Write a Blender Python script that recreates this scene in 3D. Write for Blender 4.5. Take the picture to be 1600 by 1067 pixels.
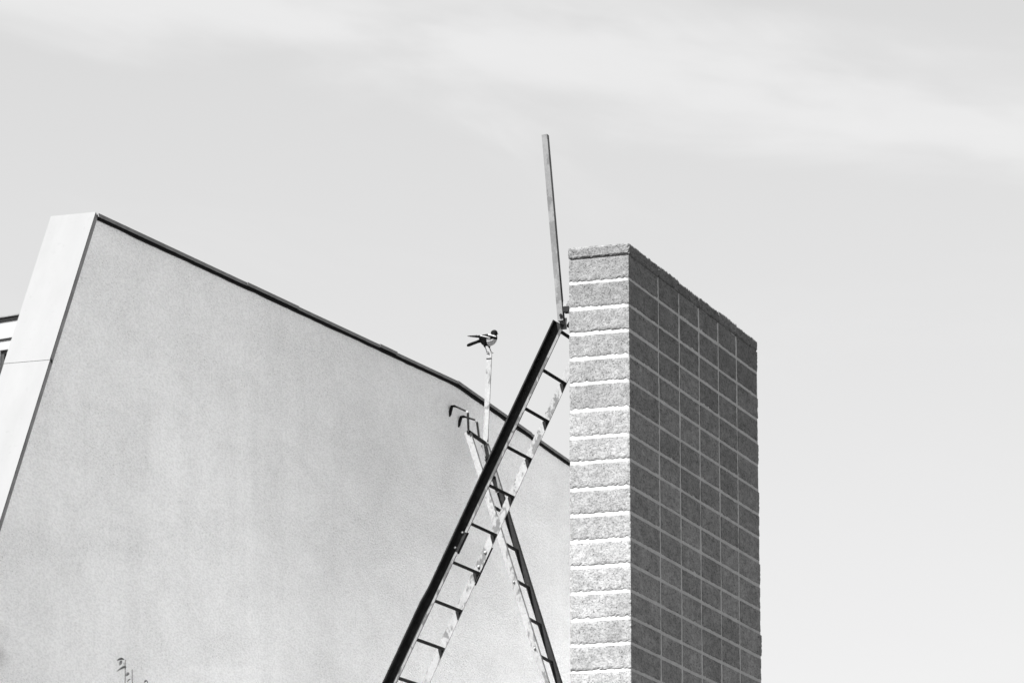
import bpy, bmesh, math, random
from mathutils import Vector, Matrix, noise

# ------------------------------------------------------------------ reset
for o in list(bpy.data.objects):
    bpy.data.objects.remove(o)
scene = bpy.context.scene
COL = scene.collection
R = math.radians

# ------------------------------------------------------------------ camera
# world axes: x runs along the chimney's narrow side, y along its long side
cam_data = bpy.data.cameras.new('camera')
cam = bpy.data.objects.new('camera', cam_data)
COL.objects.link(cam)
cam.location = (9.435, -28.76, 1.6)
cam.rotation_euler = (R(90 + 13.3348), 0, R(19.8464))
cam_data.sensor_width = 36
cam_data.lens = 144.0
cam_data.clip_end = 2000
cam_data.dof.use_dof = True
cam_data.dof.focus_distance = 31.0
cam_data.dof.aperture_fstop = 5.6
scene.camera = cam
scene.render.resolution_x = 1024
scene.render.resolution_y = 682

# ------------------------------------------------------------------ sun and sky (black and white picture: neutral light)
SUN = Vector((-0.14, -0.56, 0.81)).normalized()
el = math.asin(SUN.z)
az = math.atan2(SUN.x, SUN.y)
world = bpy.data.worlds.new('World')
scene.world = world
world.use_nodes = True
nt = world.node_tree
nt.nodes.clear()
N = nt.nodes.new
L = nt.links.new
w_out = N('ShaderNodeOutputWorld')
bg = N('ShaderNodeBackground')
bg.inputs['Strength'].default_value = 0.056
sky = N('ShaderNodeTexSky')
sky.sky_type = 'NISHITA'
sky.sun_disc = False
sky.sun_elevation = el
sky.sun_rotation = az
sky.air_density = 1.0
sky.dust_density = 2.0
sky.ozone_density = 1.0
bw = N('ShaderNodeRGBToBW')
L(sky.outputs[0], bw.inputs[0])
# pale veil of thin high haze over the whole sky and a cirrus band right across it
tc = N('ShaderNodeTexCoord')
SKY_VEIL, SKY_CLOUD = 2.82, 3.18
veil = N('ShaderNodeMix'); veil.data_type = 'FLOAT'
veil.inputs[0].default_value = 0.55
L(bw.outputs[0], veil.inputs[2]); veil.inputs[3].default_value = SKY_VEIL
def vmath(op, a, b):
    n = N('ShaderNodeVectorMath'); n.operation = op
    for i, v in enumerate((a, b)):
        if hasattr(v, 'is_linked'): L(v, n.inputs[i])
        else: n.inputs[i].default_value = v
    return n
def wmath(op, a, b=0.0):
    n = N('ShaderNodeMath'); n.operation = op
    for i, v in enumerate((a, b)):
        if hasattr(v, 'is_linked'): L(v, n.inputs[i])
        else: n.inputs[i].default_value = v
    return n.outputs[0]
def ramp01(val, lo, hi):
    m = N('ShaderNodeMapRange'); m.interpolation_type = 'SMOOTHSTEP'
    L(val, m.inputs['Value'])
    m.inputs['From Min'].default_value = lo; m.inputs['From Max'].default_value = hi
    return m.outputs[0]
BAND_N = Vector((0.2447, -0.2251, 0.9431)).normalized()
BAND_A = BAND_N.orthogonal().normalized()
BAND_B = BAND_N.cross(BAND_A)
def dotc(vec):
    n = vmath('DOT_PRODUCT', tc.outputs['Generated'], tuple(vec)); return n.outputs['Value']
band_c = N('ShaderNodeCombineXYZ')
L(wmath('MULTIPLY', dotc(BAND_A), 7.0), band_c.inputs[0])
L(wmath('MULTIPLY', dotc(BAND_B), 7.0), band_c.inputs[1])
L(wmath('MULTIPLY', dotc(BAND_N), 26.0), band_c.inputs[2])
n1 = N('ShaderNodeTexNoise'); n1.inputs['Scale'].default_value = 1.6
n1.inputs['Detail'].default_value = 7; n1.inputs['Roughness'].default_value = 0.55
n1.inputs['Distortion'].default_value = 0.5
L(band_c.outputs[0], n1.inputs['Vector'])
off = wmath('MULTIPLY', wmath('SUBTRACT', n1.outputs['Fac'], 0.5), 0.050)
BAND_D = 0.0
dist = wmath('ADD', wmath('SUBTRACT', dotc(BAND_N), BAND_D), off)
adist = wmath('ABSOLUTE', dist)
inv = wmath('SUBTRACT', 1.0, ramp01(adist, 0.003, 0.024))
n2 = N('ShaderNodeTexNoise'); n2.inputs['Scale'].default_value = 3.2
n2.inputs['Detail'].default_value = 7; n2.inputs['Roughness'].default_value = 0.52
L(band_c.outputs[0], n2.inputs['Vector'])
wisps = wmath('MULTIPLY', inv, ramp01(n2.outputs['Fac'], 0.15, 0.56))
faint = wmath('MULTIPLY', ramp01(n1.outputs['Fac'], 0.48, 0.75), 0.22)
cover = wmath('MINIMUM', wmath('ADD', wmath('MULTIPLY', wisps, 0.85), faint), 1.0)
cl = N('ShaderNodeMix'); cl.data_type = 'FLOAT'
L(cover, cl.inputs[0]); L(veil.outputs[0], cl.inputs[2]); cl.inputs[3].default_value = SKY_CLOUD
L(cl.outputs[0], bg.inputs['Color'])
L(bg.outputs[0], w_out.inputs[0])

sun_data = bpy.data.lights.new('sun', 'SUN')
sun_data.energy = 5.0
sun_data.angle = R(0.5)
sun_data.color = (1, 1, 1)
sun = bpy.data.objects.new('sun', sun_data)
COL.objects.link(sun)
sun.rotation_euler = (-SUN).to_track_quat('-Z', 'Y').to_euler()
sun.location = (-5, -10, 30)

vs = scene.view_settings
vs.view_transform = 'Standard'
vs.look = 'None'
vs.exposure = 2.25
vs.gamma = 1
vs.use_curve_mapping = False

# ------------------------------------------------------------------ materials (all neutral grey)
def new_mat(name):
    m = bpy.data.materials.new(name); m.use_nodes = True
    t = m.node_tree
    b = next(n for n in t.nodes if n.type == 'BSDF_PRINCIPLED')
    return m, t, b

class G:
    """tiny helper to write shader graphs"""
    def __init__(s, t): s.t = t
    def n(s, typ, **kw):
        x = s.t.nodes.new(typ)
        for k, v in kw.items(): setattr(x, k, v)
        return x
    def l(s, a, b): s.t.links.new(a, b)
    def pos(s):
        return s.n('ShaderNodeNewGeometry').outputs['Position']
    def scaled(s, vec, sc):
        v = s.n('ShaderNodeVectorMath', operation='MULTIPLY'); s.l(vec, v.inputs[0]); v.inputs[1].default_value = sc
        return v.outputs[0]
    def noise(s, vec, scale, detail=4, rough=0.55, dist=0.0):
        x = s.n('ShaderNodeTexNoise'); s.l(vec, x.inputs['Vector'])
        x.inputs['Scale'].default_value = scale; x.inputs['Detail'].default_value = detail
        x.inputs['Roughness'].default_value = rough; x.inputs['Distortion'].default_value = dist
        return x.outputs['Fac']
    def mr(s, v, a, b, c, d, smooth=False):
        x = s.n('ShaderNodeMapRange')
        if smooth: x.interpolation_type = 'SMOOTHSTEP'
        s.l(v, x.inputs['Value'])
        for k, q in zip(('From Min', 'From Max', 'To Min', 'To Max'), (a, b, c, d)): x.inputs[k].default_value = q
        return x.outputs[0]
    def m(s, op, a, b=0.0):
        x = s.n('ShaderNodeMath', operation=op)
        for i, v in enumerate((a, b)):
            if isinstance(v, (int, float)): x.inputs[i].default_value = v
            else: s.l(v, x.inputs[i])
        return x.outputs[0]
    def mix(s, f, a, b):
        x = s.n('ShaderNodeMix', data_type='FLOAT')
        for i, v in ((0, f), (2, a), (3, b)):
            if isinstance(v, (int, float)): x.inputs[i].default_value = v
            else: s.l(v, x.inputs[i])
        return x.outputs[0]
    def bump(s, h, strength, dist, b, base=None):
        x = s.n('ShaderNodeBump'); x.inputs['Strength'].default_value = strength; x.inputs['Distance'].default_value = dist
        s.l(h, x.inputs['Height'])
        if base is not None: s.l(base, x.inputs['Normal'])
        if b is not None: s.l(x.outputs[0], b.inputs['Normal'])
        return x.outputs[0]

def grey(v): return (v, v, v, 1)

def m_plain(name, v, rough=0.7, var=0.15, scale=12.0, metal=0.0, bump=0.0, spec=0.4):
    m, t, b = new_mat(name); g = G(t)
    b.inputs['Roughness'].default_value = rough; b.inputs['Metallic'].default_value = metal
    b.inputs['Specular IOR Level'].default_value = spec
    nz = g.noise(g.pos(), scale, 5)
    g.l(g.mr(nz, 0.3, 0.7, v * (1 - var), v * (1 + var)), b.inputs['Base Color'])
    if bump: g.bump(g.noise(g.pos(), scale * 8, 3), bump, 0.004, b)
    return m

def m_stucco():
    m, t, b = new_mat('stucco_render'); g = G(t); p = g.pos()
    b.inputs['Roughness'].default_value = 0.95
    b.inputs['Specular IOR Level'].default_value = 0.15
    q = g.scaled(p, (1, 0.42, 1))
    grain = g.noise(q, 72, 3, 0.7, 0.2)
    grain2 = g.noise(q, 110, 3, 0.6)
    patch = g.noise(p, 0.5, 4, 0.6)
    mott = g.noise(q, 2.2, 6, 0.68, 0.4)
    streak = g.noise(g.scaled(p, (1, 1.7, 0.30)), 1.2, 6, 0.66, 0.3)
    base = g.mix(g.mr(patch, 0.3, 0.7, 0, 1), 0.855, 0.90)
    base = g.m('MULTIPLY', base, g.mr(mott, 0.3, 0.72, 1.04, 0.92))
    smask = g.mr(patch, 0.42, 0.58, 0.15, 1.0, True)
    base = g.m('MULTIPLY', base, g.mix(smask, 1.0, g.mr(streak, 0.35, 0.60, 0.955, 1.01, True)))
    # dirt in the grain, with its relief shading put into the colour
    base = g.m('MULTIPLY', base, g.mr(grain, 0.36, 0.58, 0.88, 1.04))
    pit = g.mr(grain2, 0.32, 0.42, 0.60, 1.0)
    pitmask = g.mr(mott, 0.46, 0.60, 0.12, 1.0)
    base = g.m('MULTIPLY', base, g.mix(pitmask, 1.0, pit))
    g.l(base, b.inputs['Base Color'])
    h = g.m('ADD', grain, g.m('MULTIPLY', grain2, 0.45))
    g.bump(h, 0.9, 0.010, b)
    return m

def m_block():
    m, t, b = new_mat('lightweight_concrete_block'); g = G(t); p = g.pos()
    b.inputs['Roughness'].default_value = 0.95
    b.inputs['Specular IOR Level'].default_value = 0.1
    rnd = g.n('ShaderNodeObjectInfo').outputs['Random']
    q = g.scaled(p, (1, 0.42, 1))
    big = g.noise(q, 5.0, 5, 0.68)
    mid = g.noise(q, 21, 5, 0.7)
    fine = g.noise(q, 62, 3, 0.7)
    drip = g.noise(g.scaled(p, (3.0, 1.6, 0.7)), 4.0, 5, 0.65)
    v = g.mix(rnd, 0.128, 0.160)
    # weathered darker at the exposed top, cleaner below
    zc = g.n('ShaderNodeSeparateXYZ'); g.l(p, zc.inputs[0])
    hgt = g.m('ADD', zc.outputs[2], g.m('MULTIPLY', g.m('SUBTRACT', big, 0.5), 1.6))
    v = g.m('MULTIPLY', v, g.mr(hgt, 7.4, 9.6, 1.10, 0.70))
    v = g.m('MULTIPLY', v, g.mr(big, 0.3, 0.7, 0.74, 1.20))
    v = g.m('MULTIPLY', v, g.mr(drip, 0.55, 0.72, 1.0, 1.22))
    v = g.m('MULTIPLY', v, g.mr(mid, 0.3, 0.7, 0.72, 1.2))
    v = g.m('MULTIPLY', v, g.mr(fine, 0.33, 0.55, 0.66, 1.12))
    grit = g.noise(q, 90, 2, 0.6, 0.6)
    pm = g.m('MULTIPLY', g.mr(grit, 0.42, 0.33, 0, 1), g.mr(mid, 0.62, 0.44, 0, 1))
    v = g.m('MULTIPLY', v, g.mr(pm, 0, 1, 1.0, 0.38))
    g.l(v, b.inputs['Base Color'])
    h = g.m('ADD', g.m('MULTIPLY', mid, 0.6), g.m('SUBTRACT', fine, g.m('MULTIPLY', pm, 0.9)))
    g.bump(h, 0.6, 0.009, b)
    return m

def m_mortar():
    m, t, b = new_mat('mortar'); g = G(t); p = g.pos()
    b.inputs['Roughness'].default_value = 0.95
    v = g.mr(g.noise(p, 9, 5, 0.6), 0.3, 0.7, 0.245, 0.30)
    v = g.m('MULTIPLY', v, g.mr(g.noise(p, 70, 3), 0.3, 0.55, 0.88, 1.03))
    g.l(v, b.inputs['Base Color'])
    g.bump(g.noise(p, 40, 4), 0.5, 0.008, b)
    return m

def m_peeling(name, lo, hi, scale=7.0, thr=0.5, dirt=0.5, spec=0.1):
    """old paint flaking off galvanised steel in hard-edged patches"""
    m, t, b = new_mat(name); g = G(t); p = g.pos()
    b.inputs['Roughness'].default_value = 0.65
    b.inputs['Specular IOR Level'].default_value = spec
    flake = g.noise(g.scaled(p, (1, 1, 0.55)), scale, 6, 0.62, 0.6)
    flake = g.m('ADD', g.m('MULTIPLY', flake, 0.8), g.m('MULTIPLY', g.noise(g.scaled(p, (1, 1, 0.4)), scale * 4.5, 4, 0.6), 0.2))
    f = g.mr(flake, thr - 0.02, thr + 0.02, 0, 1)
    fine = g.noise(p, 45, 4, 0.6)
    v = g.mix(f, lo, hi)
    v = g.m('MULTIPLY', v, g.mr(fine, 0.3, 0.65, 1 - 0.4 * dirt, 1.06))
    v = g.m('MULTIPLY', v, g.mr(g.noise(p, 2.3, 3), 0.3, 0.7, 0.85, 1.1))
    g.l(v, b.inputs['Base Color'])
    g.bump(f, 0.3, 0.002, b)
    return m

def m_sheet(name, v, rough=0.5):
    m, t, b = new_mat(name); g = G(t); p = g.pos()
    b.inputs['Roughness'].default_value = rough
    b.inputs['Specular IOR Level'].default_value = 0.1
    x = g.mr(g.noise(g.scaled(p, (2, 0.6, 0.6)), 3.0, 5, 0.6), 0.3, 0.7, v * 0.95, v * 1.04)
    x = g.m('MULTIPLY', x, g.mr(g.noise(p, 30, 3), 0.28, 0.36, 0.93, 1.0))
    g.l(x, b.inputs['Base Color'])
    g.bump(g.noise(p, 1.6, 2), 0.12, 0.01, b)
    return m

def m_grass():
    m, t, b = new_mat('dry_lawn_and_grit'); g = G(t); p = g.pos()
    b.inputs['Roughness'].default_value = 0.9
    g.l(g.mr(g.noise(p, 0.8, 8, 0.7), 0.3, 0.7, 0.06, 0.11), b.inputs['Base Color'])
    g.bump(g.noise(p, 25, 4), 0.6, 0.03, b)
    return m

MAT = dict(
    stucco=m_stucco(), block=m_block(), mortar=m_mortar(),
    white_sheet=m_sheet('pale_painted_sheet', 0.112, 0.8),
    cap=m_plain('dark_grey_cap_sheet', 0.10, 0.45, 0.25, 9),
    drip=m_plain('grey_drip_edge', 0.19, 0.6, 0.2, 9, spec=0.1),
    felt_and_shade=m_plain('black_felt_and_shade', 0.012, 0.9, 0.3, 30, spec=0.05),
    flake=m_peeling('flaking_silver_paint', 0.078, 0.165, 13.0, 0.46),
    flake2=m_peeling('flaking_pale_paint', 0.088, 0.175, 14.0, 0.45),
    post=m_peeling('dull_galvanised_steel', 0.070, 0.10, 6.0, 0.5, 0.3),
    black=m_plain('black_paint_and_shade', 0.009, 0.5, 0.5, 18, spec=0.12),
    lip=m_peeling('lit_edge_tone', 0.05, 0.11, 9.0, 0.5),  # pale tone for the sunlit edge of the near stile
    rust=m_peeling('dark_weathered_paint', 0.013, 0.045, 26.0, 0.64, 0.8, 0.05),
    rung=m_plain('dark_rung_steel_and_shade', 0.009, 0.7, 0.4, 20, spec=0.05),
    bolt=m_plain('zinc_bolt', 0.22, 0.45, 0.2, 40),
    roof=m_plain('roof_sheet', 0.09, 0.5, 0.2, 2),
    unseen_gravel=m_plain('unseen_pale_roof_gravel', 0.50, 0.95, 0.3, 40, 0, 0.5),
    white=m_plain('white_render', 0.19, 0.9, 0.05, 3, spec=0.1),
    glass=m_plain('dim_window_glass', 0.06, 0.25, 0.2, 2),
    frame=m_plain('window_frame_paint_and_shade', 0.02, 0.5, 0.2, 5),
    grass=m_grass(),
    leaf=m_plain('leaf', 0.055, 0.5, 0.45, 30),
    bark=m_plain('bark', 0.022, 0.9, 0.4, 25, 0, 0.4),
    plum_black=m_plain('black_feather', 0.003, 0.6, 0.3, 60, spec=0.03),
    plum_white=m_plain('white_feather', 0.25, 0.9, 0.06, 60, spec=0.05),
    horn=m_plain('beak_and_legs', 0.008, 0.5, 0.2, 40),
)

# ------------------------------------------------------------------ object helpers
def link(name, me, mat=None, parent=None):
    o = bpy.data.objects.new(name, me)
    COL.objects.link(o)
    if mat is not None and me is not None and not me.materials:
        me.materials.append(mat)
    if parent is not None: o.parent = parent
    return o

def tag(o, label=None, cat=None, group=None, kind=None):
    if label: o['label'] = label
    if cat: o['category'] = cat
    if group: o['group'] = group
    if kind: o['kind'] = kind
    return o

def thing(name, label, cat, loc=(0, 0, 0), group=None):
    o = bpy.data.objects.new(name, None); COL.objects.link(o)
    o.location = loc; o.empty_display_size = 0.2
    return tag(o, label, cat, group)

def mesh_of(bm, name, smooth=False):
    bmesh.ops.recalc_face_normals(bm, faces=bm.faces)
    me = bpy.data.meshes.new(name); bm.to_mesh(me); bm.free()
    if smooth:
        for f in me.polygons: f.use_smooth = True
    return me

def add_hexa(bm, pts):
    """pts: 8 corners, bottom loop then top loop"""
    v = [bm.verts.new(p) for p in pts]
    for f in ((0, 3, 2, 1), (4, 5, 6, 7), (0, 1, 5, 4), (1, 2, 6, 5), (2, 3, 7, 6), (3, 0, 4, 7)):
        bm.faces.new([v[i] for i in f])

def add_box(bm, a, b):
    (x0, y0, z0), (x1, y1, z1) = a, b
    add_hexa(bm, [(x0, y0, z0), (x1, y0, z0), (x1, y1, z0), (x0, y1, z0), (x0, y0, z1), (x1, y0, z1), (x1, y1, z1), (x0, y1, z1)])

def rel(pts, o): return [(p[0] - o[0], p[1] - o[1], p[2] - o[2]) for p in pts]

def add_tube(bm, pts, rad, seg=8, cap=True):
    rings = []
    pts = [Vector(p) for p in pts]
    if not hasattr(rad, '__len__'): rad = [rad] * len(pts)
    for i, p in enumerate(pts):
        d = (pts[min(i + 1, len(pts) - 1)] - pts[max(i - 1, 0)]).normalized()
        u = d.orthogonal().normalized() if i == 0 else (rings_u - d * rings_u.dot(d)).normalized()
        rings_u = u
        w = d.cross(u)
        rings.append([bm.verts.new(p + (u * math.cos(2 * math.pi * k / seg) + w * math.sin(2 * math.pi * k / seg)) * rad[i]) for k in range(seg)])
    for a, b in zip(rings, rings[1:]):
        for k in range(seg):
            bm.faces.new((a[k], a[(k + 1) % seg], b[(k + 1) % seg], b[k]))
    if cap:
        bm.faces.new(rings[0][::-1]); bm.faces.new(rings[-1])

def add_flatbar(bm, pts, width_dir, w, t):
    """bar of rectangular section w x t swept along pts; width_dir = direction of w"""
    pts = [Vector(p) for p in pts]; wd = Vector(width_dir).normalized()
    rings = []
    for i, p in enumerate(pts):
        d = (pts[min(i + 1, len(pts) - 1)] - pts[max(i - 1, 0)]).normalized()
        a = (wd - d * wd.dot(d)).normalized(); b = d.cross(a)
        rings.append([bm.verts.new(p + a * sx * w / 2 + b * sy * t / 2) for sx, sy in ((-1, -1), (1, -1), (1, 1), (-1, 1))])
    for a, b in zip(rings, rings[1:]):
        for k in range(4): bm.faces.new((a[k], a[(k + 1) % 4], b[(k + 1) % 4], b[k]))
    bm.faces.new(rings[0][::-1]); bm.faces.new(rings[-1])

def add_sheet_xz(bm, poly, y0, y1):
    """polygon given in (x, z), extruded from y0 to y1"""
    a = [bm.verts.new((x, y0, z)) for x, z in poly]; b = [bm.verts.new((x, y1, z)) for x, z in poly]
    n = len(poly)
    bm.faces.new(a); bm.faces.new(b[::-1])
    for i in range(n): bm.faces.new((a[i], b[i], b[(i + 1) % n], a[(i + 1) % n]))

def add_sheet_yz(bm, poly, x0, x1):
    a = [bm.verts.new((x0, y, z)) for y, z in poly]; b = [bm.verts.new((x1, y, z)) for y, z in poly]
    n = len(poly)
    bm.faces.new(a); bm.faces.new(b[::-1])
    for i in range(n): bm.faces.new((a[i], b[i], b[(i + 1) % n], a[(i + 1) % n]))

def grid_box(size, step):
    """closed box, origin at its centre, faces split into cells of about step"""
    bm = bmesh.new()
    n = [max(1, round(s / step)) for s in size]
    cache = {}
    def V(i, j, k):
        key = (i, j, k)
        if key not in cache:
            cache[key] = bm.verts.new((size[0] * (i / n[0] - .5), size[1] * (j / n[1] - .5), size[2] * (k / n[2] - .5)))
        return cache[key]
    for k in (0, n[2]):
        for i in range(n[0]):
            for j in range(n[1]): bm.faces.new((V(i, j, k), V(i + 1, j, k), V(i + 1, j + 1, k), V(i, j + 1, k)))
    for j in (0, n[1]):
        for i in range(n[0]):
            for k in range(n[2]): bm.faces.new((V(i, j, k), V(i + 1, j, k), V(i + 1, j, k + 1), V(i, j, k + 1)))
    for i in (0, n[0]):
        for j in range(n[1]):
            for k in range(n[2]): bm.faces.new((V(i, j, k), V(i, j + 1, k), V(i, j + 1, k + 1), V(i, j, k + 1)))
    return bm, cache, n

# ------------------------------------------------------------------ ground
bm = bmesh.new()
bmesh.ops.create_grid(bm, x_segments=40, y_segments=40, size=600)
link('ground', mesh_of(bm, 'ground'), MAT['grass'])
tag(bpy.data.objects['ground'], kind='structure')

# ------------------------------------------------------------------ main house: stuccoed gable with parapet
XW = -2.6            # face of the gable wall
TH = 0.30            # wall thickness
CORNER = (-3.94, 9.003)     # (y, z) of the upper front corner
KINK = (3.14, 9.323)
SLOPE = 0.545        # dy per dz on the steep front edge
EAVE_Z = 4.2
EAVE_Y = CORNER[0] - (CORNER[1] - EAVE_Z) * SLOPE
END = (9.5, 9.323 - (9.5 - 3.14) * 0.041)
house = thing('stuccoed_house', 'pale stuccoed house wall with a steep sheet-capped front edge and low gable top', 'house', (XW, 0, 0))
def hp(bm): 
    bmesh.ops.translate(bm, vec=(-XW, 0, 0), verts=bm.verts); return bm
bm = bmesh.new()
add_sheet_yz(bm, [(EAVE_Y, 0), (END[0], 0), END, KINK, CORNER, (EAVE_Y, EAVE_Z)], XW - TH, XW)
link('gable_wall', mesh_of(hp(bm), 'gable_wall'), MAT['stucco'], house)
# roof body behind the parapet
bm = bmesh.new()
add_sheet_yz(bm, [(EAVE_Y + .9, 0), (END[0], 0), (END[0], 6.4), (KINK[0], 6.9), (CORNER[0] + .6, 6.6), (EAVE_Y + .9, EAVE_Z)], XW - TH - 9, XW - TH - .002)
link('roof', mesh_of(hp(bm), 'roof'), MAT['roof'], house)
# black strip standing in for the shade under the cap; dark cap sheets along the low-pitched top, in lengths with small misfits
def top_z(y):
    if y < KINK[0]: return CORNER[1] + (KINK[1] - CORNER[1]) * (y - CORNER[0]) / (KINK[0] - CORNER[0])
    return KINK[1] + (END[1] - KINK[1]) * (y - KINK[0]) / (END[0] - KINK[0])
rng = random.Random(4)
bm = bmesh.new()
ys = [CORNER[0] + .02 + i * 0.11 for i in range(int((END[0] - CORNER[0]) / .11))]
for y0, y1 in zip(ys, ys[1:]):
    if y0 < KINK[0] < y1: y1 = min(y1, KINK[0] + .05)
prev = None
for y in ys:
    z = top_z(y); dep = 0.030 + 0.004 * noise.noise((y * 2.1, 3.3, 0)) + 0.004 * rng.random()
    ring = [bm.verts.new(q) for q in ((XW + .001, y, z - dep), (XW + .012, y, z - dep), (XW + .012, y, z - .002), (XW + .001, y, z - .002))]
    if prev:
        for k in range(4): bm.faces.new((prev[k], prev[(k + 1) % 4], ring[(k + 1) % 4], ring[k]))
    else: bm.faces.new(ring[::-1])
    prev = ring
bm.faces.new(prev)
link('cap_shade_strip', mesh_of(hp(bm), 'cap_shade_strip'), MAT['felt_and_shade'], house)
cuts = [CORNER[0], -1.36, -0.38, 1.34, 1.70, KINK[0], 5.0, 7.2, END[0]]
for i, (y0, y1) in enumerate(zip(cuts, cuts[1:])):
    up = 0.0 if i % 2 == 0 else 0.004
    if i == 3: up = 0.007
    xo = XW + 0.030 + (0.003 if i % 2 else 0)
    bm = bmesh.new()
    ya, yb = y0 + (.0 if i == 0 else .003), y1 + (0.025 if i % 2 else 0)
    za, zb = top_z(y0) + up, top_z(y1) + up
    # top skin and the turned-down lip
    add_hexa(bm, [(XW - TH - .03, ya, za), (xo, ya, za), (xo, yb, zb), (XW - TH - .03, yb, zb),
                  (XW - TH - .03, ya, za + .010), (xo, ya, za + .010), (xo, yb, zb + .010), (XW - TH - .03, yb, zb + .010)])
    add_hexa(bm, [(xo - .004, ya, za - .015), (xo + .0015, ya, za - .015), (xo + .0015, yb, zb - .015), (xo - .004, yb, zb - .015),
                  (xo - .004, ya, za - .0005), (xo + .0015, ya, za - .0005), (xo + .0015, yb, zb - .0005), (xo - .004, yb, zb - .0005)])
    link('cap_sheet', mesh_of(hp(bm), 'cap_sheet'), MAT['cap'], house)
# pale sheets on the steep edge
d = Vector((0, SLOPE, 1)).normalized(); nrm = Vector((0, -1, SLOPE)).normalized()
Ltot = (Vector((0, CORNER[0], CORNER[1])) - Vector((0, EAVE_Y, EAVE_Z))).length
top = Vector((0, CORNER[0], CORNER[1]))
s_cuts = [0.0, 1.325, 3.3, Ltot]
for i, (a, b_) in enumerate(zip(s_cuts, s_cuts[1:])):
    bm = bmesh.new()
    lift = 0.006 + 0.003 * (i % 2 == 0)
    over = 0.02 if i < 2 else 0
    x0, x1 = XW - TH - .032, XW + 0.012
    pa = top - d * (a - (0.012 if i == 0 else 0)); pb = top - d * (b_ + over)
    t = 0.008
    def P(p, x, h): q = p + nrm * h; return (x, q.y, q.z)
    add_hexa(bm, [P(pb, x0, lift), P(pb, x1, lift), P(pa, x1, lift), P(pa, x0, lift),
                  P(pb, x0, lift + t), P(pb, x1, lift + t), P(pa, x1, lift + t), P(pa, x0, lift + t)])
    sheet = link('coping_sheet', mesh_of(hp(bm), 'coping_sheet'), MAT['white_sheet'], house)
    bm = bmesh.new()
    add_hexa(bm, [P(pb, x1 - .006, -.030), P(pb, x1 - .001, -.030), P(pa, x1 - .001, -.030), P(pa, x1 - .006, -.030),
                  P(pb, x1 - .006, lift - .0005), P(pb, x1 - .001, lift - .0005), P(pa, x1 - .001, lift - .0005), P(pa, x1 - .006, lift - .0005)])
    link('drip_edge', mesh_of(hp(bm), 'drip_edge'), MAT['drip'], sheet)

# ------------------------------------------------------------------ unseen low annex with a flat roof, on which the ladders and the chimney stand
AZ = 5.6
annex = thing('unseen_flat_roofed_annex', 'unseen low flat-roofed annex between the stuccoed wall and the block chimney', 'building', (XW, 0, 0))
bm = bmesh.new(); add_box(bm, (XW + .005, -.15, 0), (0.03, 9.0, AZ - .12)); link('wall', mesh_of(hp(bm), 'wall'), MAT['stucco'], annex)
bm = bmesh.new(); add_box(bm, (XW + .005, -.21, AZ - .119), (0.06, 9.06, AZ)); link('roof', mesh_of(hp(bm), 'roof'), MAT['unseen_gravel'], annex)  # unseen; front edge and paleness set for light bounced onto the wall

# ------------------------------------------------------------------ chimney of concrete blocks
CX0 = -0.484
YJ = [0.0, 0.745, 1.279, 1.802, 2.335, 2.846, 3.45]
ZJ = [9.45, 9.264, 9.058, 8.863, 8.666, 8.472, 8.261, 8.054, 7.861, 7.655, 7.454, 7.254, 7.059, 6.86, 6.656, 6.463, 6.266, 6.064, 5.862, AZ + .005]
chim = thing('block_chimney', 'tall chimney of rough grey concrete blocks with thick pale mortar joints', 'chimney', (0, 0, AZ))
# mortar body
bm, cache, n = grid_box((-CX0 - .0115, YJ[-1] - .0120, ZJ[0] - AZ), 0.035)
ctr = Vector((CX0 / 2, YJ[-1] / 2, (ZJ[0] + AZ) / 2))
for v in bm.verts:
    w = v.co + ctr
    v.co += noise.noise_vector(w * 9) * 0.0016 + noise.noise_vector(w * 3) * .0012
    v.co += ctr - Vector((0, 0, AZ))
link('mortar', mesh_of(bm, 'mortar', True), MAT['mortar'], chim)

def block_mesh(name, size, seed, step=0.017, rough=1.0):
    bm, cache, n = grid_box(size, step)
    off = Vector((seed * 7.3, seed * 3.1, seed * 5.7))
    for (i, j, k), v in cache.items():
        ext = [(-1 if q == 0 else 1 if q == m else 0) for q, m in zip((i, j, k), n)]
        c = sum(1 for e in ext if e)
        nz = noise.noise_vector(v.co * 34 + off)
        n2 = noise.noise(v.co * 14 + off * 2)
        v.co += nz * 0.0018 * rough
        if c >= 2:
            rr = random.Random(seed * 999 + i * 31 + j * 7 + k * 131).random()
            amt = 0.0010 + 0.0026 * rr * rr + 0.0015 * max(0, nz.x) + 0.016 * max(0, n2 - .36)
            if ext[2] < 0: amt *= 1.4
            if ext[2] > 0 and rough < 1.5: amt *= 0.5
            amt *= rough
            for q in range(3):
                if ext[q]: v.co[q] -= ext[q] * amt
    return mesh_of(bm, name)

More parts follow.
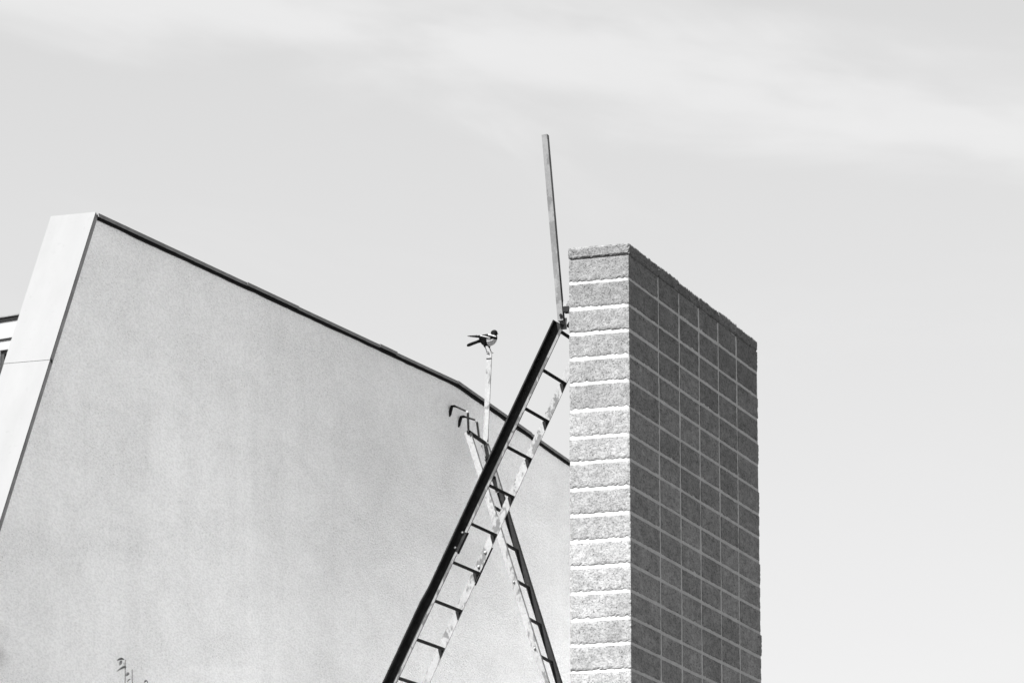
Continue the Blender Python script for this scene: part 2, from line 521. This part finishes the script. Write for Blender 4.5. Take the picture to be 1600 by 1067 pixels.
rng = random.Random(11)
variants = {}
def get_block(col, size):
    key = col
    if key not in variants: variants[key] = []
    lst = variants[key]
    if len(lst) < 4:
        me = block_mesh('block', size, len(lst) + 10 * col + 1); me.materials.append(MAT['block'])
        lst.append((me, size)); return me, size
    return lst[rng.randrange(len(lst))]
for r, (zt, zb) in enumerate(zip(ZJ, ZJ[1:])):
    jt = 0.0120 if r else 0.002
    jb = 0.0130
    for c, (ya, yb) in enumerate(zip(YJ, YJ[1:])):
        a = ya + (0.0195 if c else 0); b_ = yb - (0.0195 if c < 5 else 0)
        a += rng.uniform(-.005, .005) if c else rng.uniform(-.002, .002)
        b_ += rng.uniform(-.005, .005) if c < 5 else rng.uniform(-.02, .012)
        size = (-CX0, b_ - a, zt - zb - jt - jb + rng.uniform(-.004, .004))
        me, s0 = get_block(c, size)
        o = link('block', me, None, chim)
        o.scale = (size[0] / s0[0], size[1] / s0[1], size[2] / s0[2])
        o.location = (CX0 / 2 + rng.uniform(-.002, .002), (a + b_) / 2, (zt - jt + zb + jb) / 2 - AZ)
        o.rotation_euler = (rng.uniform(-.003, .003), 0, rng.uniform(-.002, .002))
# top slabs
for c, (ya, yb) in enumerate(zip(YJ, YJ[1:])):
    a = ya + (0.004 if c else -.008); b_ = yb - (0.004 if c < 5 else -.004)
    hgt = 0.094 + rng.uniform(-.008, .006)
    me = block_mesh('top_slab', (-CX0 + .012, b_ - a, hgt), 80 + c, 0.016, 2.4); me.materials.append(MAT['block'])
    o = link('top_slab', me, None, chim)
    o.location = (CX0 / 2 + rng.uniform(-.003, .003), (a + b_) / 2, ZJ[0] + .004 + hgt / 2 - AZ)

# ------------------------------------------------------------------ front ladder, leaning on the chimney
NA, NB = Vector((-0.797, 8.676)), Vector((-1.974, 6.352))     # underside line of the near stile in (x, z)
FA, FB = Vector((-0.800, 8.662)), Vector((-1.930, 6.378))     # the same of the far stile
YN, YF = 0.30, 0.83
FZ = AZ
def on(A, B, z):
    t = (z - A.y) / (B.y - A.y); return A + (B - A) * t
def perp(A, B):
    dd = (A - B).normalized(); return Vector((-dd.y, dd.x))     # points up-left
footN = on(NA, NB, FZ)
lad = thing('chimney_ladder', 'long sloping steel ladder leaning against the block chimney, nearest stile black', 'ladder', (footN.x, YN, FZ))
LO = Vector((footN.x, YN, FZ))
def lp(bm): bmesh.ops.translate(bm, vec=-LO, verts=bm.verts); return bm
pn = perp(NA, NB); pf = perp(FA, FB)
WEB = 0.082
def strip(A, B, z0, z1, o0, o1, pv, y0, y1, bm):
    """bar parallel to line A-B between heights z0..z1, from o0 to o1 across (up-left), y0..y1"""
    p0, p1 = on(A, B, z0), on(A, B, z1)
    q = [p0 + pv * o0, p0 + pv * o1, p1 + pv * o1, p1 + pv * o0]
    a = [bm.verts.new((v.x, y0, v.y)) for v in q]; b = [bm.verts.new((v.x, y1, v.y)) for v in q]
    bm.faces.new(a); bm.faces.new(b[::-1])
    for i in range(4): bm.faces.new((a[i], b[i], b[(i + 1) % 4], a[(i + 1) % 4]))
ZTN = 9.018
# near stile: an angle with its flange turned outward along the upper edge; dented where the flange was knocked
bm = bmesh.new()
segs = [(FZ, 6.87, 0.0), (6.87, 6.98, None), (6.98, ZTN, -0.004)]
def stile_ring(z, dent, bm, y0, y1, o0, o1):
    p = on(NA, NB, z); 
    return [bm.verts.new((p.x + pn.x * o, y, p.y + pn.y * o)) for o, y in ((o0, y0), (o1 + dent, y0), (o1 + dent, y1), (o0, y1))]
zs = [(FZ, .002), (6.40, .004), (6.80, .006), (6.88, .006), (6.93, .001), (6.99, -.004), (7.3, -.004), (8.0, 0), (8.6, 0), (ZTN, 0)]
for y0, y1, o0, o1 in ((YN, YN + .008, .0, WEB), (YN - .055, YN - .0005, WEB - .009, WEB + .001)):
    prev = None
    for z, de in zs:
        p = on(NA, NB, z)
        oo0 = o0 + (de if o0 > .05 else 0)
        ring = [bm.verts.new((p.x + pn.x * o, y, p.y + pn.y * o)) for o, y in ((oo0, y0), (o1 + de, y0), (o1 + de, y1), (oo0, y1))]
        if prev:
            for k in range(4): bm.faces.new((prev[k], prev[(k + 1) % 4], ring[(k + 1) % 4], ring[k]))
        else: bm.faces.new(ring[::-1])
        prev = ring
    bm.faces.new(prev)
stile = tag(link('stile', mesh_of(lp(bm), 'stile'), MAT['black'], lad), 'near stile with its shade put in black and a pale strip for the lit edge')  # black colour carries the shade on the angle's outer side
for z0, z1 in ((FZ + .01, 7.29), (7.44, ZTN - .02)):
    bm = bmesh.new(); strip(NA, NB, z0, z1, -.001, .019, pn, YN - .006, YN - .0008, bm)
    link('lit_edge_strip', mesh_of(lp(bm), 'lit_edge_strip'), MAT['lip'], stile)  # pale strip put in for the sunlit lower edge of the stile
# far stile
bm = bmesh.new(); strip(FA, FB, FZ, 8.98, 0, .062, pf, YF, YF + .008, bm); strip(FA, FB, FZ, 8.98, .052, .062, pf, YF + .0085, YF + .05, bm)
tag(link('stile', mesh_of(lp(bm), 'stile'), MAT['flake'], lad), 'far stile with flaking silver paint')
# splice plates with bolts
bm = bmesh.new(); strip(NA, NB, 7.285, 7.445, -.010, .05, pn, YN + .0085, YN + .016, bm)
spl = link('splice_plate', mesh_of(lp(bm), 'splice_plate'), MAT['black'], lad)
bm = bmesh.new(); strip(FA, FB, 7.13, 7.42, -.008, .05, pf, YF + .0085, YF + .016, bm)
spf = link('splice_plate', mesh_of(lp(bm), 'splice_plate'), MAT['black'], lad)
def bolt(p, parent, r=.011):
    bm = bmesh.new()
    add_tube(bm, [(p[0], p[1], p[2]), (p[0], p[1] - .008, p[2]), (p[0], p[1] - .014, p[2])], [r, r, r * .55], 8)
    link('bolt', mesh_of(lp(bm), 'bolt'), MAT['bolt'], parent)
for z, o in ((7.43, .05), (7.315, .05)):
    p = on(NA, NB, z) + pn * .035; bolt((p.x, YN, p.y), spl, .010)
for z in (7.37, 7.26):
    p = on(FA, FB, z) + pf * .030; bolt((p.x, YF, p.y), spf)
# rungs, and black plates on the far stile for their shadows
rz = [(8.676 - .2918 * i) for i in range(-1, 11)]
for z in rz:
    a = on(NA, NB, z); b_ = on(FA, FB, z)
    if z < AZ + .15: continue
    bm = bmesh.new()
    add_flatbar(bm, [(a.x + pn.x * .012, YN + .0082, a.y + pn.y * .012), (b_.x + pf.x * .012, YF - .0005, b_.y + pf.y * .012)], (.45, 0, .89), .024, .024)
    rg = link('rung', mesh_of(lp(bm), 'rung'), MAT['rung'], lad)
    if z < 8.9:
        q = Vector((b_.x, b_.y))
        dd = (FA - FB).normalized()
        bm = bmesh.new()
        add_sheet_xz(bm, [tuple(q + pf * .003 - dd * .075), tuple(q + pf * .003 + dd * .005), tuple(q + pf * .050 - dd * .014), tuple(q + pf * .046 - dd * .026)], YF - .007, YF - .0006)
        link('rung_shadow_plate', mesh_of(lp(bm), 'rung_shadow_plate'), MAT['rung'], rg)
# upright grab post at the top of the near stile and the bracket to the chimney
bm = bmesh.new()
p0, p1 = Vector((-.640, 9.045)), Vector((-.769, 10.55))
add_flatbar(bm, [(p0.x, YN - .024, p0.y), (p1.x, YN - .024, p1.y)], (1, 0, 0), .045, .046)
post = link('grab_post', mesh_of(lp(bm), 'grab_post'), MAT['post'], lad)
bm = bmesh.new(); add_box(bm, (-.662, YN + .0005, 8.985), (-.606, YN + .008, 9.075)); link('post_plate', mesh_of(lp(bm), 'post_plate'), MAT['post'], post)
bm = bmesh.new(); add_tube(bm, [(-.634, YN - .044, 9.085), (-.634, YN - .06, 9.085)], .012, 8); link('bolt', mesh_of(lp(bm), 'bolt'), MAT['rung'], post)
bm = bmesh.new()
add_box(bm, (-.618, YN - .046, 9.155), (CX0 + .004, YN - .040, 9.195))
add_box(bm, (-.618, YN - .0395, 9.155), (CX0 + .004, YN + .01, 9.160))
br = link('wall_bracket', mesh_of(lp(bm), 'wall_bracket'), MAT['flake2'], lad)
bm = bmesh.new(); add_box(bm, (-.620, YN - .048, 9.112), (-.500, YN + .02, 9.1545)); link('bracket_shade_block', mesh_of(lp(bm), 'bracket_shade_block'), MAT['rung'], br)  # dark block put in for the bracket's shaded underside
bm = bmesh.new(); add_flatbar(bm, [(-.56, YN + .03, 9.06), (-.60, YN + .03, 9.0)], (1, 0, 0), .05, .006); link('strap', mesh_of(lp(bm), 'strap'), MAT['post'], br)

# ------------------------------------------------------------------ back ladder, hooked to the stuccoed wall
A2N, B2N = Vector((-2.450, 8.862)), Vector((-1.748, 6.68))
A2F, B2F = Vector((-2.462, 8.850)), Vector((-1.795, 6.748))
Y2N, Y2F = 3.05, 3.50
foot2 = on(A2N, B2N, AZ)
lad2 = thing('wall_ladder', 'narrower weathered ladder hooked onto the stuccoed wall, crossing behind the chimney ladder', 'ladder', (foot2.x, Y2N, AZ))
LO = Vector((foot2.x, Y2N, AZ))
p2n = -perp(A2N, B2N) if perp(A2N, B2N).x > 0 else perp(A2N, B2N)   # points left
p2f = p2n
bm = bmesh.new(); strip(A2N, B2N, AZ, 8.865, -.026, .026, p2n, Y2N, Y2N + .007, bm); strip(A2N, B2N, AZ, 8.865, -.026, -.019, p2n, Y2N + .0075, Y2N + .04, bm)
s2 = tag(link('stile', mesh_of(lp(bm), 'stile'), MAT['flake2'], lad2), 'pale flaking near stile')
for z in (6.98, 7.55, 8.35):
    p = on(A2N, B2N, z); bolt((p.x, Y2N, p.y), s2, .009)
bm = bmesh.new(); strip(A2F, B2F, AZ, 8.42, -.024, .024, p2f, Y2F, Y2F + .007, bm); strip(A2F, B2F, AZ, 8.42, -.024, -.017, p2f, Y2F + .0075, Y2F + .05, bm)
tag(link('stile', mesh_of(lp(bm), 'stile'), MAT['rust'], lad2), 'dark weathered far stile')
bm = bmesh.new(); strip(A2F, B2F, 8.424, 8.845, -.020, .030, p2f, Y2F - .004, Y2F + .003, bm); strip(A2F, B2F, 8.424, 8.845, -.028, -.0205, p2f, Y2F - .004, Y2F + .04, bm)
up = link('stile_extension', mesh_of(lp(bm), 'stile_extension'), MAT['post'], lad2)
bm = bmesh.new(); strip(A2F, B2F, 8.64, 8.72, -.022, .034, p2f, Y2F - .012, Y2F - .0045, bm)
link('dark_patch', mesh_of(lp(bm), 'dark_patch'), MAT['rust'], up)  # thin dark plate laid on the stile as a blotch
for i in range(11):
    z = 8.545 - i * .3235
    if z < AZ + .1: break
    a = on(A2N, B2N, z); b_ = on(A2F, B2F, z)
    bm = bmesh.new()
    add_flatbar(bm, [(a.x, Y2N + .0075, a.y), (b_.x, Y2F - .0005, b_.y)], (0, 0, 1), .020, .020)
    link('rung', mesh_of(lp(bm), 'rung'), MAT['rung'], lad2)
bm = bmesh.new(); add_tube(bm, [(-2.436, Y2N - .01, 8.862), (-2.452, Y2F - .012, 8.852)], .017, 10)
tag(link('top_rung', mesh_of(lp(bm), 'top_rung', True), MAT['rust'], lad2), 'thicker tubular top rung')
# the two hooks fixed in the wall
for pts in ([(XW - .02, 3.02, 8.985), (XW + .004, 3.02, 9.02), (XW + .022, 3.02, 9.088), (XW + .05, 3.02, 9.086), (-2.452, 3.02, 9.036), (-2.434, 3.02, 9.022), (-2.428, 3.02, 8.872)],
            [(XW - .02, 3.24, 8.935), (XW + .004, 3.24, 8.975), (XW + .020, 3.25, 9.042), (XW + .045, 3.255, 9.044), (-2.468, 3.30, 9.016), (-2.455, 3.30, 9.000), (-2.436, 3.30, 8.868)]):
    bm = bmesh.new()
    m_ = 3
    add_flatbar(bm, pts[:m_ + 1], (0, 1, 0), .030, .018)
    add_flatbar(bm, pts[m_:], (0, 1, 0), .018, .014)
    hk = link('wall_hook', mesh_of(lp(bm), 'wall_hook'), MAT['rung'], lad2)
    c = pts[5]
    bm = bmesh.new(); add_box(bm, (c[0] - .012, c[1] - .014, c[2] - .004), (c[0] + .010, c[1] - .0095, c[2] + .018)); link('worn_spot', mesh_of(lp(bm), 'worn_spot'), MAT['flake2'], hk)
# upright post on the far stile; the bird's perch
bm = bmesh.new()
pp = [(-2.447, 8.815), (-2.444, 8.89), (-2.428, 9.25), (-2.411, 9.640)]
rings = []
for (x, z), wd in zip(pp, (.006, .042, .046, .046)):
    rings.append([bm.verts.new(q) for q in ((x - wd / 2, Y2F - .02, z), (x + wd / 2, Y2F - .02, z), (x + wd / 2, Y2F - .008, z), (x - wd / 2, Y2F - .008, z))])
for a, b_ in zip(rings, rings[1:]):
    for k in range(4): bm.faces.new((a[k], a[(k + 1) % 4], b_[(k + 1) % 4], b_[k]))
bm.faces.new(rings[0][::-1]); bm.faces.new(rings[-1])
add_hexa(bm, [(-2.442, Y2F - .0075, 8.87), (-2.434, Y2F - .0075, 8.87), (-2.434, Y2F + .03, 8.87), (-2.442, Y2F + .03, 8.87),
              (-2.436, Y2F - .0075, 9.638), (-2.428, Y2F - .0075, 9.638), (-2.428, Y2F + .03, 9.638), (-2.436, Y2F + .03, 9.638)])
p_ = link('grab_post', mesh_of(lp(bm), 'grab_post'), MAT['flake2'], lad2)
bm = bmesh.new(); add_box(bm, (-2.436, Y2F - .024, 9.588), (-2.388, Y2F - .0205, 9.594)); link('weld_seam', mesh_of(lp(bm), 'weld_seam'), MAT['rust'], p_)

# ------------------------------------------------------------------ magpie on the post
def magpie(loc, yaw):
    """local axes: x forward, y left, z up, feet at z = 0"""
    bm = bmesh.new()
    def loft(secs, S):
        prev = None
        for x, y, z, w, h in secs:
            ring = [bm.verts.new((x, y + w * math.sin(2 * math.pi * k / S), z + h * math.cos(2 * math.pi * k / S))) for k in range(S)]
            if prev:
                for k in range(S): bm.faces.new((prev[k], prev[(k + 1) % S], ring[(k + 1) % S], ring[k]))
            else: bm.faces.new(ring[::-1])
            prev = ring
        bm.faces.new(prev)
    def ball(c, r):
        m4 = Matrix.Translation(c) @ Matrix.Diagonal((*r, 1))
        bmesh.ops.create_uvsphere(bm, u_segments=16, v_segments=10, radius=1.0, matrix=m4)
    # trunk
    loft([(-.084, 0, .130, .006, .008), (-.076, 0, .127, .020, .022), (-.058, 0, .118, .032, .038), (-.032, 0, .113, .042, .047), (0, 0, .112, .047, .049),
          (.028, 0, .113, .047, .048), (.050, 0, .119, .042, .044), (.066, 0, .127, .033, .035), (.077, 0, .132, .018, .020), (.081, 0, .133, .005, .006)], 16)
    ball((.050, 0, .150), (.031, .029, .027))
    ball((.054, 0, .175), (.031, .024, .0265))
    loft([(.074, 0, .172, .009, .010), (.084, 0, .167, .006, .007), (.095, 0, .160, .001, .0015)], 8)
    for s in (-1, 1):
        # folded wing on the flank, running out into the primaries
        wr = [(.052, .134, .008, .014), (.030, .130, .011, .030), (-.01, .130, .011, .031), (-.05, .138, .010, .020), (-.080, .146, .008, .012)]
        wr += [(-.115, .152, .006, .010), (-.155, .158, .004, .0075), (-.188, .164, .002, .003)] if s < 0 else [(-.100, .160, .006, .011), (-.118, .170, .004, .007), (-.128, .175, .002, .003)]
        loft([(x, s * (0.042 if x > -.03 else 0.040 - (-.03 - x) * .15), z, w, h) for x, z, w, h in wr], 8)
        # thigh, shank and toes
        fx = .014 if s > 0 else -.014
        add_tube(bm, [(fx - .012, s * .018, .085), (fx - .012, s * .018, .062), (fx - .010, s * .018, .050)], [.020, .012, .0055], 8)
        add_tube(bm, [(fx - .010, s * .018, .053), (fx + .010, s * .015, .006)], [.0045, .0042], 6)
        for ang in (-.5, 0, .5, math.pi):
            ln = .018 if ang != math.pi else .012
            add_tube(bm, [(fx + .010, s * .015, .006), (fx + .010 + math.cos(ang) * ln * .6, s * .015 + math.sin(ang) * ln * .6, .006), (fx + .010 + math.cos(ang) * ln, s * .015 + math.sin(ang) * ln, .002)], [.0042, .0036, .002], 6)
    # long tail, drooping and tilted so that its flat side shows
    loft([(-.062, 0, .118, .014, .018), (-.10, 0, .109, .015, .014), (-.14, 0, .098, .017, .0145), (-.175, 0, .088, .018, .015), (-.19, 0, .084, .014, .012), (-.197, 0, .083, .006, .006)], 10)
    me = mesh_of(bm, 'magpie_raw')
    tmp = bpy.data.objects.new('magpie_raw', me); COL.objects.link(tmp)
    md = tmp.modifiers.new('remesh', 'REMESH'); md.mode = 'VOXEL'; md.voxel_size = 0.0030
    dg = bpy.context.evaluated_depsgraph_get()
    me2 = bpy.data.meshes.new_from_object(tmp.evaluated_get(dg))
    bpy.data.objects.remove(tmp)
    me2.name = 'magpie'
    me2.materials.clear()
    for k in ('plum_black', 'plum_white', 'horn'): me2.materials.append(MAT[k])
    for f in me2.polygons:
        f.use_smooth = True
        x, y, z = f.center
        i = 0
        # white belly
        if .060 < z < .112 and .002 < x < .085: i = 1
        # white shoulder patch
        if .016 < x < .078 and abs(y) > .008 and abs(z - (.147 - (x - .045) * .30)) < .0052: i = 1
        # white in the folded primaries
        if -.058 < x < .034 and abs(y) > .025 and abs(z - (.151 - (x + .053) * .33)) < .0032: i = 1
        if z < .052 or x > .084: i = 2
        f.material_index = i
    o = link('magpie', me2)
    o.location = loc; o.rotation_euler = (0, 0, yaw)
    return tag(o, 'black and white magpie perched on the pale upright post, facing right', 'bird')
magpie((-2.411 - .010, Y2F - .014, 9.640), R(19.8 - 20))

# ------------------------------------------------------------------ house standing further back on the left
bh = thing('background_house', 'white house further back, its dark roof edge showing left of the pale coping', 'house', (-12.94, 14.82, 0))
bh.rotation_euler = (0, 0, math.atan2(-.21, .978))
def bpart(name, a, b, mat, parent=bh):
    bm = bmesh.new(); add_box(bm, a, b); return link(name, mesh_of(bm, name), MAT[mat], parent)
# local x runs along the facade, y into the house; window opening between x = 0.01 and 0.9
bpart('wall', (-6, 0.02, 0), (0.0, 8, 13.12), 'white')
bpart('wall', (0.9, 0.02, 0), (0.98, 8, 13.12), 'white')
bpart('wall', (0.0, 0.02, 0), (0.9, 8, 11.6), 'white')
bpart('wall', (0.0, 0.02, 13.01), (0.9, 8, 13.12), 'white')
w_ = bpart('window', (0.045, 0.10, 11.645), (0.855, 0.14, 12.965), 'glass')
bpart('frame', (0.0, 0.05, 11.6), (0.044, 0.24, 13.009), 'frame', w_)
bpart('frame', (0.856, 0.05, 11.6), (0.9, 0.24, 13.009), 'frame', w_)
bpart('frame', (0.045, 0.05, 12.966), (0.855, 0.24, 13.009), 'frame', w_)
bpart('frame', (0.045, 0.05, 11.6), (0.855, 0.24, 11.644), 'frame', w_)
bpart('soffit_gap_shade', (-6, 0.012, 13.121), (0.98, 8, 13.145), 'frame')  # solid dark bar for the shadow in the gap below the fascia
bpart('fascia', (-6, 0.0, 13.146), (0.98, 8, 13.36), 'white')
rf = bpart('roof', (-6.1, -0.015, 13.361), (1.0, 8, 13.405), 'felt_and_shade')
bpart('roof_edging', (-6.1, -0.03, 13.4055), (1.0, 0.1, 13.42), 'cap', rf)

# ------------------------------------------------------------------ sapling in front of the wall: only its tip reaches into the picture
def leaf_mesh(name, ln, wd, fold, curl):
    bm = bmesh.new()
    n = 6; rows = []
    for i in range(n + 1):
        t = i / n; w = wd * math.sin(math.pi * min(1, t * .93 + .04)) ** .8
        x = ln * t; z = -curl * t * t * ln
        rows.append([bm.verts.new((x, s * w, z + abs(s) * fold * w)) for s in (-1, 0, 1)])
    for a, b in zip(rows, rows[1:]):
        for k in range(2): bm.faces.new((a[k], a[k + 1], b[k + 1], b[k]))
    me = mesh_of(bm, name, True); return me
def sapling(base, tips, label, leaves, trunk_r, group=None):
    t = thing('sapling', label, 'young tree', base)
    B = Vector(base)
    lo = min(v[2] for v in tips)
    bm = bmesh.new()
    top = Vector(tips[0]) - B
    fork = Vector((top.x * .5, top.y * .5, (lo - B.z) * .55))
    add_tube(bm, [(0, 0, 0), (fork.x * .4, fork.y * .5 + .03, fork.z * .5), tuple(fork)], [trunk_r, trunk_r * .75, trunk_r * .5], 8)
    link('trunk', mesh_of(bm, 'trunk', True), MAT['bark'], t)
    for k, tp in enumerate(tips):
        e = Vector(tp) - B
        mid = fork.lerp(e, .55) + Vector((.05 * (k % 3 - 1), .03, .05))
        bm = bmesh.new(); add_tube(bm, [tuple(fork), tuple(mid), tuple(mid.lerp(e, .72) + Vector((.008, 0, .0))), tuple(e)], [trunk_r * .45, trunk_r * .2, .0040, .0030], 6)
        link('twig', mesh_of(bm, 'twig', True), MAT['bark'], t)
    for (p, ln, wd, rot, fold, curl) in leaves:
        o = link('leaf', leaf_mesh('leaf', ln, wd, fold, curl), MAT['leaf'], t)
        o.location = Vector(p) - B; o.rotation_euler = rot
    return t
rng = random.Random(5)
tips = [(-0.845, -7.0, 5.350), (-0.800, -7.0, 5.290), (-0.700, -7.0, 5.218), (-1.15, -7.1, 5.02), (-0.45, -6.9, 5.0), (-0.65, -7.25, 4.9), (-1.0, -6.8, 4.85)]
lv = [((-.852, -7.0, 5.350), .044, .011, (0.4, -.10, R(200)), .9, .3), ((-.868, -7.0, 5.346), .030, .009, (1.1, 1.0, R(190)), .6, .7),
      ((-.850, -7.0, 5.334), .024, .007, (.3, 1.0, R(215)), .5, .9), ((-.838, -7.0, 5.304), .036, .009, (.9, -.3, R(195)), .8, 2.0),
      ((-.818, -7.0, 5.272), .026, .010, (1.0, .6, R(190)), .7, .6), ((-.806, -7.0, 5.232), .026, .009, (.2, .3, R(200)), .5, .4),
      ((-.700, -7.0, 5.218), .022, .008, (.6, .2, R(200)), .6, .5)]
for k in range(90):
    q = Vector(tips[rng.randrange(len(tips))]); f_ = Vector((-.75, -7.0, 3.2)); t_ = rng.uniform(.25, .93)
    pt = f_.lerp(q, t_) + Vector((rng.uniform(-.05, .05), rng.uniform(-.05, .05), -.05))
    if pt.z > 5.10: continue
    lv.append((tuple(pt), rng.uniform(.045, .065), .018, (rng.uniform(-.6, .6), rng.uniform(-.2, .8), rng.uniform(0, 6.28)), .5, rng.uniform(.3, .9)))
sapling((-0.75, -7.0, 0), tips, 'slender sapling whose leafy tip rises before the lower left of the stuccoed wall', lv, .022)

# ------------------------------------------------------------------ shrub close to the camera, just outside the frame: one blurred leaf pair shows
def shrub():
    B = Vector((7.2, -25.35, 0))
    t = thing('shrub', 'blurred leafy shrub close to the viewer at the left edge', 'shrub', B)
    r = random.Random(8)
    ends = [Vector((7.596, -25.212, 2.22)), Vector((7.3, -25.3, 2.12)), Vector((7.05, -25.4, 2.05)), Vector((7.35, -25.5, 1.9)), Vector((6.9, -25.3, 1.95)), Vector((7.2, -25.1, 1.85)), Vector((7.45, -25.3, 1.95))]
    proto = leaf_mesh('leaf', .05, .016, .4, .4)
    for k, e in enumerate(ends):
        e = e - B; mid = Vector((e.x * .35, e.y * .35, e.z * .55))
        bm = bmesh.new(); add_tube(bm, [(0.02 * (k - 3), 0, 0), tuple(mid), tuple(e)], [.012, .008, .002], 6)
        link('stem', mesh_of(bm, 'stem', True), MAT['bark'], t)
        for q in range(22):
            f_ = r.uniform(.3, .97); p = mid.lerp(e, f_)
            if k == 0 and f_ > .8: continue
            o = link('leaf', proto, MAT['leaf'], t); o.location = p; o.rotation_euler = (r.uniform(-.6, .6), r.uniform(-.4, .6), r.uniform(0, 6.28))
    o = link('leaf', proto, MAT['leaf'], t); o.location = Vector((7.594, -25.215, 2.225)) - B; o.rotation_euler = (1.2, -.1, R(20)); o.scale = (.58, .66, 1)
    o = link('leaf', proto, MAT['leaf'], t); o.location = Vector((7.596, -25.215, 2.243)) - B; o.rotation_euler = (.5, -.5, R(20)); o.scale = (.55, .8, 1)
shrub()
